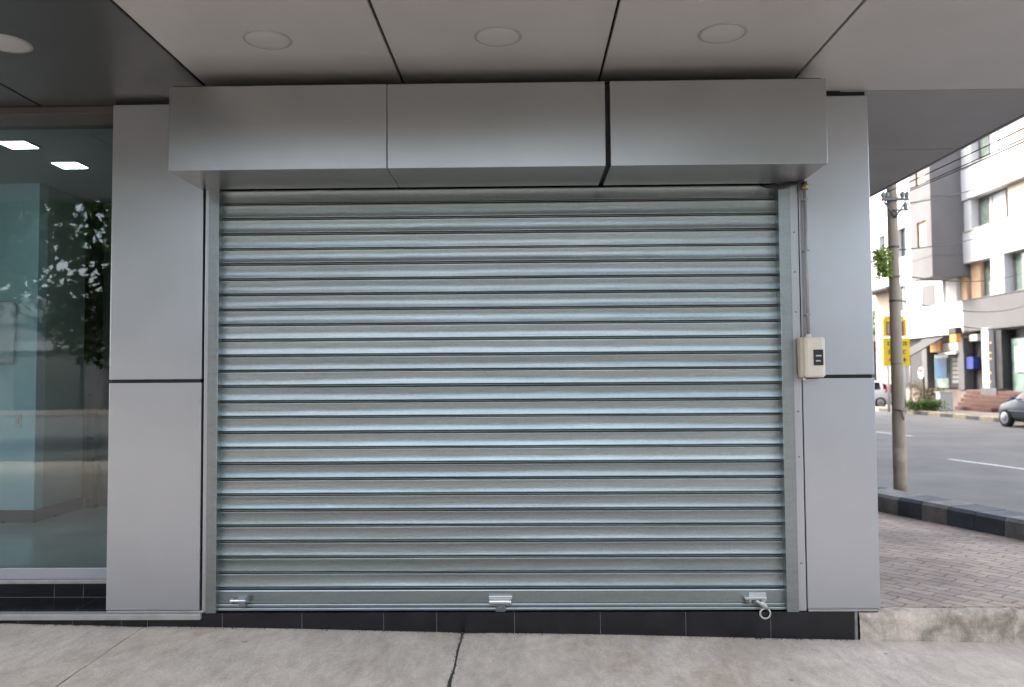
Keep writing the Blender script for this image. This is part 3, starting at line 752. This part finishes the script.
# grey bay: front wall built round two square openings
def framed(x0, x1, y0, y1, z0, z1, holes, m, name='bay'):
    b = B(); zc = z0
    for (a, c, h0, h1) in sorted(holes, key=lambda q: q[2]):
        b.box(x0, x1, y0, y1, zc, h0); b.box(x0, x1, y0, a, h0, h1); b.box(x0, x1, c, y1, h0, h1); zc = h1
    b.box(x0, x1, y0, y1, zc, z1)
    return obj(name, b, m, ap)
bay = framed(20.45, 20.75, 35.25, 37.4, 6.55, 13.9, [(35.78, 36.7, 8.2, 9.5), (35.78, 36.7, 11.4, 12.7)], 'bay_grey')
bw = obj('bay_side', B().box(20.752, 22.6, 35.25, 37.4, 6.552, 13.9), 'bay_grey', ap)
for h0 in (8.1, 11.3): obj('bay_recess', B().box(20.55, 20.7515, 35.7, 36.8, h0, h0 + 1.5), 'peach_sun_bounce', ap)
for z in (7.6, 10.6): obj('bay_groove', B().box(20.435, 22.6, 35.238, 37.41, z - .015, z + .015), 'mid_grey', ap)
# between white band and bay underside
pier(35.98, 37.0, 5.345, 6.54, 22.0); obj('reveal', B().box(22.2, 22.61, 35.4, 35.97, 5.345, 6.54), 'peach_sun_bounce', ap)
o = win_(yf(958), yf(944), 5.42, 6.9, 22.3, 'window_green', 1)
# left wing
framed(XF + .05, 22.6, 37.42, 42.7, 5.345, 14.6, [(41.3, 42.25, 8.5, 10.2)], 'white_plaster', 'wing_wall')
framed(XF - .25, 22.6, 42.72, 46.8, 6.9, 14.9, [(43.3, 44.1, 8.5, 10.1)], 'white_plaster', 'wing_wall')
for (a, c, h0, h1) in ((41.3, 42.25, 8.5, 10.2), (43.3, 44.1, 8.5, 10.1)): win_(a, c, h0, h1, 22.3, 'window_dark', 1)
obj('ledge', B().box(21.5, 22.6, 42.72, 46.8, 6.76, 6.89), 'dark_grey', ap)
win_(41.5, 42.5, 5.35, 6.85, 22.06, 'window_dark', 1)
pier(38.2, 39.6, 5.345, 6.5, 22.02, 22.6, 'grey_plaster')
# ground-floor shops under the band
G0 = .85
obj('shop_recess', B().box(22.50, 22.615, 10, 43.0, G0, 3.7), 'dark_grey', ap)
obj('plinth', B().box(22.1, 22.6, 10, 43.2, -.05, G0), 'far_paving', ap)
def sp(px): return yf(px, 365)
def zf(px, py): return at(px, py, 0, XF).z
def flat(name, p0, p1, q0, q1, m, x=22.3, th=.12, parent=ap):
    return obj(name, B().box(x, x + th, yf(p1, (q0 + q1) / 2), yf(p0, (q0 + q1) / 2), zf((p0 + p1) / 2, q1), zf((p0 + p1) / 2, q0), bev=.01, seg=1), m, parent)
flat('shop_pillar', 921, 926, 339, 390, 'mid_grey', 22.05, .4)
flat('shop_sign', 927.5, 938, 342, 352, 'sign_orange', 22.15)
o = flat('shop_sign', 939.5, 956, 343, 351, 'sign_greypale', 22.15)
flat('awning', 939.5, 958, 352, 354.5, 'sign_white', 21.9, .4)
flat('shop_window', 928, 942, 354.5, 388, 'pale_green_glass', 22.35)
flat('poster', 929.5, 941, 358, 378, 'sign_blue', 22.30, .04)
d = flat('shop_door', 943.5, 956, 354.5, 388, 'dark_grey', 22.35)
b = B()
for k in range(6):
    q0 = 358 + k * 4.4
    b.box(22.31, 22.345, yf(952.5, q0), yf(946.5, q0), zf(949, q0 + 3), zf(949, q0))
obj('door_panes', b, 'sign_greypale', d)
flat('shop_pillar', 957.5, 963.5, 338, 390, 'mid_grey', 22.02, .5)
flat('air_conditioner', 969, 977, 334.5, 341, 'sign_greypale', 22.0, .45)
flat('telephone_hood', 964.5, 971, 357, 369, 'sign_royal', 22.1, .35)
flat('shop_door', 976, 987, 352, 389, 'window_dark', 22.42); flat('transom', 976, 987, 343, 351, 'sign_lilac', 22.42)
flat('door_frame', 973.5, 975.8, 343, 389, 'mid_grey', 22.4)
wp = flat('white_pillar', 987.2, 994.2, 328, 388, 'sign_white', 21.75, .8)
b = B()
for q in (342, 352, 358, 372, 381):
    b.box(21.742, 21.749, at(991.5, q, 0, 21.75).y, at(989.5, q, 0, 21.75).y, at(990, q + 1.6, 0, 21.75).z, at(990, q, 0, 21.75).z)
obj('pillar_mark', b, 'sign_orange', wp)
flat('pillar_base', 987, 1003, 388, 405, 'mid_grey', 21.70, .85)
flat('shop_pillar', 994.6, 1002, 330, 388, 'dark_grey', 22.0, .5)
flat('shop_window', 1003.5, 1120, 334, 398, 'pale_green_glass', 22.38)
flat('shop_sign', 1008, 1060, 345, 372, 'sign_white', 22.30, .06)
b = B()
for k, (p0, p1, q) in enumerate(((1010, 1022, 349), (1013, 1024, 355), (1010, 1019, 361), (1016, 1030, 366))):
    b.box(22.285, 22.298, yf(p1, q), yf(p0, q), zf(p0, q + 2.2), zf(p0, q))
obj('sign_print', b, 'pale_green_glass', ap)
# steps up to the doors
b = B()
for k in range(5):
    b.box(20.3 + k * .36, 22.09, 30.3 + k * .03, 33.3 + .4 * k, -.05 + k * .18, -.05 + (k + 1) * .18 - .003 * k, bev=.012, seg=1)
tag(obj('entrance_steps', b, 'red_stone', base=(21.2, 32, 0)), 'red stone steps in front of the dark shop doors', 'steps')
c0 = at(944.5, 402, 0, 19.6)
cb = thing('utility_cabinet', (19.6, c0.y, -.05), 'small pale cabinet with dark lower door beside the red steps', 'cabinet')
obj('body', B().box(19.3, 19.9, c0.y - .2, c0.y + .2, -.05, .78, bev=.03), 'sign_white', cb)
obj('door', B().box(19.27, 19.298, c0.y - .13, c0.y + .13, .05, .34, bev=.01), 'dark_grey', cb)
obj('lid', B().box(19.26, 19.94, c0.y - .23, c0.y + .23, .781, .83, bev=.015), 'sign_greypale', cb)
# lantern-like projecting sign
p = at(954.5, 336, 0, 21.6)
t = thing('hanging_sign', (21.6, p.y, p.z), 'small orange and black box sign hanging below white band', 'sign')
obj('sign_body', B().box(21.5, 21.75, p.y - .33, p.y + .30, p.z - .32, p.z + .10, bev=.04), 'sign_orange', t)
obj('sign_cap', B().box(21.46, 21.79, p.y - .36, p.y + .33, p.z + .102, p.z + .42, bev=.03), 'sign_ink', t)
obj('bracket', B().box(21.78, 22.02, p.y - .04, p.y + .04, p.z + .2, p.z + .27), 'window_metal', t)
# planting strip
def bush(name, p0, p1, q, hgt, m, label, seed, s=.07, n=1500):
    a, c = at(p0, q, 2, -.05), at(p1, q, 2, -.05); r = random.Random(seed)
    t = thing(name, ((a.x + c.x) / 2, (a.y + c.y) / 2, -.05), label, 'shrub'); b = B(); st = B()
    for k in range(7):
        o_ = a.lerp(c, (k + .5) / 7); st.tube([(o_.x, o_.y, -.06), (o_.x + r.gauss(0, .08), o_.y + r.gauss(0, .08), -.05 + hgt * .8)], .012, 5)
    for k in range(n):
        o_ = a.lerp(c, r.random()); hh = hgt * (.65 + .35 * noise.noise((o_.x * 2, o_.y * 2, seed)))
        leaf(b.bm, Vector((o_.x + r.gauss(0, .2), o_.y + r.gauss(0, .2), -.05 + hh * r.random() ** .7)), s, r)
    obj('stems', st, 'bark', t); obj('foliage', b, m, t)
bush('hedge', 909, 938, 411, .85, 'leaf_light', 'low bright green hedge behind the far kerb', 3)
bush('shrub', 914, 941, 407.5, 1.75, 'leaf_dry', 'taller straggly brownish shrub behind the low green hedge', 5, s=.07, n=1100)
# round sign on a brown post
p = at(923, 373, 0, 19.8)
t = thing('round_sign', (19.8, p.y, -.05), 'round white sign with red top on a brown post by the shrubs', 'sign')
obj('post', B().tube([(19.8, p.y, -.1), (19.8, p.y, p.z - .2)], .07, 8), 'bark', t)
obj('disc', B().lathe([(.30, -.03), (.30, .03)], (19.72, p.y, p.z), 'X', 20), 'sign_white', t)
obj('red_arc', B().box(19.675, 19.688, p.y - .2, p.y + .2, p.z + .05, p.z + .2, bev=.004), 'sign_red', t)
# grey canopy by the corner
cn = thing('shop_canopy', (21.2, 39.5, -.05), 'dark grey shop canopy on two posts at the far corner of the white block', 'canopy')
a = at(908, 350, 0, 21.0); c = at(925, 350, 0, 21.0)
obj('fabric', B().prism([(20.2, c.y, 2.55), (20.2, a.y, 2.55), (22.0, a.y, 3.55), (22.0, c.y, 3.55)], (0, 0, .06)), 'dark_grey', cn)
obj('valance', B().box(20.19, 20.22, c.y, a.y, 2.25, 2.60), 'dark_grey', cn)
obj('post', B().tube([(20.25, c.y + .1, -.05), (20.25, c.y + .1, 2.5)], .04, 8), 'window_metal', cn)
obj('post', B().tube([(20.25, a.y - .1, -.05), (20.25, a.y - .1, 2.5)], .04, 8), 'window_metal', cn)

# ------------------------------------------------------------------ yellow sign on the far pavement
a, c = at(883.5, 350, 1, 32.5), at(908.5, 350, 1, 32.5); zt, zm, zb = at(895, 319, 1, 32.5).z, at(895, 338, 1, 32.5).z, at(895, 366, 1, 32.5).z
ys = thing('yellow_sign', ((a.x + c.x) / 2, 32.5, -.05), 'tall yellow notice sign in two boards behind the concrete pole', 'sign')
up = obj('upper_board', B().box(a.x, c.x - .08, 32.46, 32.54, zm + .07, zt, bev=.01), 'sign_yellow', ys)
lo = obj('lower_board', B().box(a.x - .02, c.x + .04, 32.45, 32.55, zb, zm, bev=.01), 'sign_yellow', ys)
obj('crest', B().box(a.x + .06, c.x - .16, 32.47, 32.53, zt + .001, zt + .14, bev=.03), 'sign_yellow', ys)
w_ = (c.x - a.x)
obj('picture', B().box(a.x + .13, c.x - .20, 32.448, 32.458, zm + .12, zt - .12), 'sign_maroon', up)
b = B()
for k in range(3):
    b.box(a.x + .2 + k * w_ * .24, a.x + .26 + k * w_ * .24, 32.442, 32.4475, zm + .2, zt - .2)
obj('picture_lines', b, 'sign_greypale', up)
b = B(); r = random.Random(2)
for col in (0.10, .66):
    for rw in range(3):
        x0 = a.x + w_ * col + .04; z0 = zm - .22 - rw * .40; u = .10
        if rw == 0:
            b.box(x0, x0 + .26, 32.44, 32.449, z0, z0 + .04).box(x0, x0 + .26, 32.44, 32.449, z0 - .12, z0 - .08).box(x0 + .02, x0 + .06, 32.44, 32.449, z0 - .08, z0).box(x0 + .18, x0 + .22, 32.44, 32.449, z0 - .08, z0)
        elif rw == 1:
            b.box(x0 + .06, x0 + .2, 32.44, 32.449, z0 + .01, z0 + .06).box(x0 + .05, x0 + .09, 32.44, 32.449, z0 - .12, z0 + .009).box(x0 + .091, x0 + .2, 32.44, 32.449, z0 - .12, z0 - .08)
        else:
            b.box(x0 + .11, x0 + .16, 32.44, 32.449, z0 - .1, z0 + .1).box(x0 + .05, x0 + .109, 32.44, 32.449, z0 - .02, z0 + .025).box(x0 + .161, x0 + .22, 32.44, 32.449, z0 - .02, z0 + .025)
obj('lettering', b, 'sign_ink', lo)
pz = at(888, 366, 1, 32.5)
obj('post', B().tube([(pz.x, 32.5, -.1), (pz.x, 32.5, zb - .002)], .07, 8), 'sign_white', ys)
obj('post', B().tube([(pz.x + .72, 32.5, -.1), (pz.x + .72, 32.5, zb - .002)], .07, 8), 'sign_white', ys)

# ------------------------------------------------------------------ utility pole, its creeper and the wires
pb = at(900, 470, 1, 6.0); pt = at(892, 205, 1, 6.0)
def pole_at(z):
    k = (z - pb.z) / (pt.z - pb.z); return Vector((pb.x + (pt.x - pb.x) * k, 6.0, z))
po = thing('utility_pole', tuple(pole_at(-.2)), 'grey concrete utility pole standing at the kerb right of the shop', 'utility pole')
zs = [-.3, .6, 1.0, 1.9, 3.0, 4.2, 5.6]
obj('shaft', B().tube([pole_at(z) for z in zs], [.086, .084, .082, .076, .070, .064, .058], 16), 'pole_concrete', po)
o = obj('base_sleeve', B().tube([pole_at(z) for z in (-.3, .2, .42, .62)], [.0885, .0875, .0868, .0860], 16), 'pole_worn', po)
b = B()
for z in (2.62, 2.95, 3.36, 1.75): b.tube([pole_at(z - .015), pole_at(z + .015)], .077, 16)
obj('band_clamp', b, 'steel_dark', po)
b = B(); c = pole_at(4.0)
b.box(c.x - .17, c.x + .19, 5.90, 5.95, c.z - .015, c.z + .02, bev=.006)
b.box(c.x - .03, c.x + .18, 5.89, 5.92, c.z - .16, c.z - .135, bev=.004)
b.tube([(c.x - .14, 5.92, c.z - .03), (c.x, 5.92, c.z - .25)], .012, 6).tube([(c.x + .15, 5.92, c.z - .03), (c.x, 5.92, c.z - .25)], .012, 6)
obj('cross_arm', b, 'steel_dark', po)
ins = []
for dx, dz in ((-.15, .02), (-.10, .02), (.11, .02), (.17, .02), (.15, -.135)):
    q = Vector((c.x + dx, 5.925, c.z + dz)); ins.append(q)
    obj('insulator', B().lathe([(.014, 0), (.03, .02), (.024, .035), (.034, .05), (.026, .07), (.012, .09)], q, 'Z', 12), 'porcelain', po)
b = B(); b.tube([pole_at(1.15) + Vector((-.08, -.06, 0)), pole_at(1.12) + Vector((.02, -.10, .0)), pole_at(1.16) + Vector((.10, -.06, 0))], .014, 6)
b.tube([pole_at(1.12) + Vector((.0, -.10, 0)), pole_at(1.0) + Vector((.02, -.11, 0))], .01, 6)
obj('hook', b, 'rust_steel', po)
r = random.Random(11); b = B(); q = at(884, 262, 1, 5.95)
for k in range(520):
    u = r.random(); cz = Vector((q.x + .02 + r.gauss(0, .05) - .05 - .02 * math.sin(u * 6), 5.93 + r.gauss(0, .06), q.z + .16 - .36 * u + r.gauss(0, .03)))
    leaf(b.bm, cz, .035, r)
b.tube([pole_at(3.30) + Vector((-.02, -.05, 0)), q + Vector((.03, 0, .1)), q + Vector((.0, 0, -.1)), pole_at(2.92) + Vector((-.03, -.06, 0))], .008, 5)
tag(obj('pole_creeper', b, 'leaf_bright', base=q), 'small tuft of green leaves growing on the left of the pole', 'plant')
def wire(a, c, sag, label, rad=.007):
    a, c = Vector(a), Vector(c); pts = [a.lerp(c, k / 24) - Vector((0, 0, sag * 4 * (k / 24) * (1 - k / 24))) for k in range(25)]
    tag(obj('overhead_wire', B().tube(pts, rad, 5), 'cable_black', base=a), label, 'wire', 'overhead wires')
lab = 'thin black wire strung from the pole along the near side of the road'
for k, q in enumerate(ins[1:4]):
    wire(q + Vector((0, 0, .08)), (q.x + .15 * k - .1, -16, q.z + .35), .22, lab)
    wire(q + Vector((0, 0, .08)), (q.x + .3, 44, q.z + 1.2), .5, 'thin black wire running from the pole away up the street')
lab2 = 'thin black service wire crossing the road in front of the white block'
for k, (p0, p1) in enumerate((((896, 250), (1040, 205)), ((897, 275), (1040, 262)), ((898, 300), (1040, 297)), ((904, 312), (1040, 318)), ((904, 204), (1040, 150)))):
    wire(at(*p0, 1, 6.0), at(*p1, 0, 20.8), .35, lab2, .009)

# ------------------------------------------------------------------ cars
def make_car(loc, heading, paint, label, kind='sedan', L=4.1, Wd=1.70, H=1.50):
    t = thing('parked_car', loc, label, 'car'); hw = Wd / 2
    if kind == 'sedan':
        st = [(0, .50, .50, .60), (.06, .62, .64, .72), (.35, .74, .80, .90), (.8, .86, .88, .97), (1.12, .93, .94, 1), (1.75, .95, 1.42, 1), (1.85, .95, 1.44, 1), (2.38, .96, H, 1), (2.46, .96, H, 1), (3.0, .97, H - .03, 1), (3.12, .97, H - .05, 1), (3.62, 1.0, 1.06, .98), (L - .1, .98, 1.0, .94), (L, .60, .62, .85)]
        cab = (4, 11); front, rear = 4, 10; pill = (6, 7, 9)
    else:
        st = [(0, .50, .50, .62), (.06, .64, .66, .75), (.35, .78, .84, .92), (.75, .90, .92, .98), (.95, .96, .97, 1), (1.65, .98, H - .06, 1), (1.75, .98, H - .04, 1), (2.3, .99, H, 1), (2.38, .99, H, 1), (3.1, 1.02, H - .02, 1), (3.25, 1.03, H - .04, 1), (L - .12, 1.05, H - .30, .97), (L - .04, .95, 1.06, .95), (L, .55, .60, .90)]
        cab = (4, 11); front, rear = 4, 10; pill = (6, 7, 9)
    sec = []
    for x, zb, zr, wf in st:
        w = hw * wf; c = zr - zb > .15
        sec.append([(0, .20), (w * .82, .20), (w * .97, .34), (w, .58), (w * .985, zb - .06), (w * .95, zb), ((w * .78) if c else w * .80, zr - (.05 if c else -.005)), ((w * .62) if c else w * .5, zr + (0 if c else .02)), (0, zr + (.02 if c else .03))])
    bb, gb = B(), B(); h = heading; ca, sa = math.cos(h), math.sin(h)
    def tr(x, y, z):
        lx = -(x - L / 2); return Vector((loc[0] + ca * lx - sa * y, loc[1] + sa * lx + ca * y, loc[2] + z))
    for sg in (1, -1):
        vb = [[bb.bm.verts.new(tr(st[i][0], sg * p[0], p[1])) for p in s] for i, s in enumerate(sec)]
        for i in range(len(st) - 1):
            for j in range(8):
                q = (vb[i][j], vb[i + 1][j], vb[i + 1][j + 1], vb[i][j + 1])
                side = j == 5 and cab[0] <= i < cab[1] and i not in pill
                scr = j in (6, 7) and i in (front, rear)
                if side or scr:
                    gb.bm.faces.new([gb.bm.verts.new(v.co) for v in q])
                else:
                    bb.bm.faces.new(q).smooth = True
        for s in (vb[0], vb[-1]): bb.bm.faces.new(s if sg > 0 else s[::-1])
    bmesh.ops.remove_doubles(bb.bm, verts=bb.bm.verts[:], dist=.001)
    body = obj('body', bb, paint, t)
    obj('windows', gb, 'car_glass', t)
    for x in (.75, L - .75):
        for sg in (1, -1):
            cc = tr(x, sg * (hw - .07), .30); ax = (tr(x, sg * hw, .3) - tr(x, 0, .3)).normalized()
            rot = Vector((0, 0, 1)).rotation_difference(ax).to_matrix()
            def wl(prof):
                b = B(); b.lathe(prof, (0, 0, 0), 'Z', 24)
                for v in b.bm.verts: v.co = rot @ v.co + cc
                return b
            wh = obj('wheel', wl([(.20, -.1), (.30, -.09), (.305, -.05), (.305, .07), (.28, .09), (.20, .09)]), 'tyre', t)
            obj('rim', wl([(.20, .080), (.205, .094), (.17, .098), (.06, .088), (.05, .10), (.02, .102)]), 'hubcap', wh)
    for sg in (1, -1):
        b = B(); c1, c2 = tr(.10, sg * hw * .56, .63), tr(.38, sg * hw * .90, .76)
        b.lathe([(.01, -.05), (.06, -.03), (.07, .02), (.03, .05)], c1.lerp(c2, .45), 'X', 12); obj('headlight', b, 'headlamp', t)
        b = B()
        pts = [tr(L - .02, sg * hw * .90, .80), tr(L - .06, sg * hw * .70, .80), tr(L - .10, sg * hw * .66, 1.02 if kind == 'sedan' else 1.25), tr(L - .16, sg * hw * .93, 1.0 if kind == 'sedan' else 1.28), tr(L - .30, sg * hw * .985, .88)]
        if kind == 'hatch':
            b.prism([tr(L - .06, sg * hw * .99, .82), tr(L - .50, sg * hw * 1.0, .88), tr(L - .36, sg * hw * .97, 1.36), tr(L - .16, sg * hw * .93, 1.32)], tr(0, sg * .035, 0) - tr(0, 0, 0))
        b.prism(pts, (tr(L + .05, 0, 0) - tr(L, 0, 0)), 0); obj('tail_light', b, 'tail_red', t)
        p0, p1 = tr(1.28, sg * (hw * .94), .98), tr(1.30, sg * (hw + .14), 1.02)
        b = B(); b.tube([p0, p0.lerp(p1, .45), p0.lerp(p1, .5), p1], [.02, .02, .075, .06], 10); obj('mirror', b, paint, t)
    b = B(); nrm = (tr(0, 1, 0) - tr(0, 0, 0))
    for sg in (1, -1):
        for x in (2.05, 2.85): b.tube([tr(x - .09, sg * (hw + .008), .82), tr(x + .09, sg * (hw + .008), .82)], .016, 6)
    obj('door_handles', b, paint, t)
    b = B()
    for sg in (1, -1): b.tube([tr(.95 + k * .2, sg * (hw * .995 + .008), .56) for k in range(12)], .018, 6)
    obj('side_moulding', b, paint, t)
    return t
c = at(1006, 427, 2, -.2)
make_car((c.x + .95, c.y - 1.15, -.2), math.radians(93), 'car_bluegrey', 'blue grey sedan parked by the far kerb at right')
c = at(887, 408, 2, -.2)
make_car((c.x - 1.5, c.y + .84, -.2), math.radians(180), 'car_white', 'white hatchback with red tail light left of the pole', 'hatch', L=3.8)
c = at(906, 403, 2, -.2)
make_car((c.x + .1, c.y + 2.0, -.2), math.radians(80), 'car_white', 'white car seen from behind to the right of the pole', 'hatch', L=4.4, Wd=1.8, H=1.75)

# ------------------------------------------------------------------ down the street
ls = thing('low_shops', (27, 62, -.2), 'low row of dark shops with a grey roof at the end of the street', 'building')
a, c = at(866, 360, 1, 60), at(912, 360, 1, 60); zt = at(885, 345, 1, 60).z
obj('wall', B().box(a.x - 8, c.x + 2, 60.4, 68, -.2, zt + .3), 'mid_grey', ls)
obj('roof', B().box(a.x - 8.4, c.x + 2.4, 59.4, 68.4, zt + .301, zt + .75), 'sign_greypale', ls)
obj('fascia_board', B().box(at(878, 360, 1, 60).x, at(899, 360, 1, 60).x, 60.2, 60.35, at(885, 355, 1, 60).z, at(885, 345, 1, 60).z), 'sign_maroon', ls)
obj('shutter_door', B().box(at(878, 360, 1, 60).x, at(890, 360, 1, 60).x, 60.25, 60.36, -.2, at(885, 357, 1, 60).z), 'dark_grey', ls)
obj('shutter_door', B().box(at(893, 360, 1, 60).x, at(909, 360, 1, 60).x, 60.25, 60.36, -.2, at(885, 357, 1, 60).z), 'dark_grey', ls)
for k, (px, py, y, h, cr, lb) in enumerate(((880, 300, 82, 8.6, 2.7, 'rounded green tree above the low shops left of the pole'), (893, 318, 96, 8.2, 3, 'distant green tree showing behind the yellow sign'))):
    q = at(px, py, 1, y); make_tree(q.x, y, -.2, h, cr, lb, 31 + k, per=60, s=.35, m='leaf_light')

# ------------------------------------------------------------------ the street in front of the shop, behind the camera
struct('front_pavement', B().box(-60, 60, -42, -34, -.3, -.06), 'far_paving')
fb = thing('facing_building', (0, -40, -.05), 'long low row of pale shops across the wide street facing the shutter', 'building')
obj('wall', B().box(-48, 40, -48, -40, -.1, 6.3), 'mid_grey', fb)
obj('band', B().box(-48, 40, -39.98, -39.6, 3.3, 3.9, bev=.02), 'grey_plaster', fb)
obj('parapet', B().box(-48.1, 40.1, -40.1, -39.8, 4.92, 6.4, bev=.02), 'mid_grey', fb)
for k in range(16):
    x = -45 + k * 5.2
    obj('shopfront', B().box(x, x + 3.9, -40.02, -39.9, .1, 3.0, bev=.01), ('dark_grey', 'window_dark', 'window_metal', 'window_dark')[k * 7 % 4], fb)
    if k % 2: obj('shop_sign', B().box(x + .2, x + 3.6, -39.78, -39.58, 3.35, 3.85, bev=.01), ('window_metal', 'sign_blue', 'sign_maroon')[k % 3], fb)
gt = 'street trees facing the shop'
for k, (x, y, h, cr, lb, pr) in enumerate(((-17.5, -15.5, 7.8, 4.2, 'leafy street tree farthest left across the street', 300),
        (-9.7, -13.4, 7.6, 4.3, 'broad leafy street tree across from the shop window', 210),
        (-4.2, -20.0, 7.4, 5.0, 'sparse thin street tree added to break up reflections in the left half of the shutter', 170),  # this tree and the next added out of view for patchy shutter reflections
        (2.6, -23.0, 7.2, 4.2, 'sparse thin street tree added to break up reflections in the right half of the shutter', 140),
        (6.6, -15.5, 8.4, 4.2, 'leafy street tree across from the right column', 300))):
    make_tree(x, y, -.2, h, cr, lb, 50 + k, per=pr, s=.19, m='leaf_dark', group=gt)
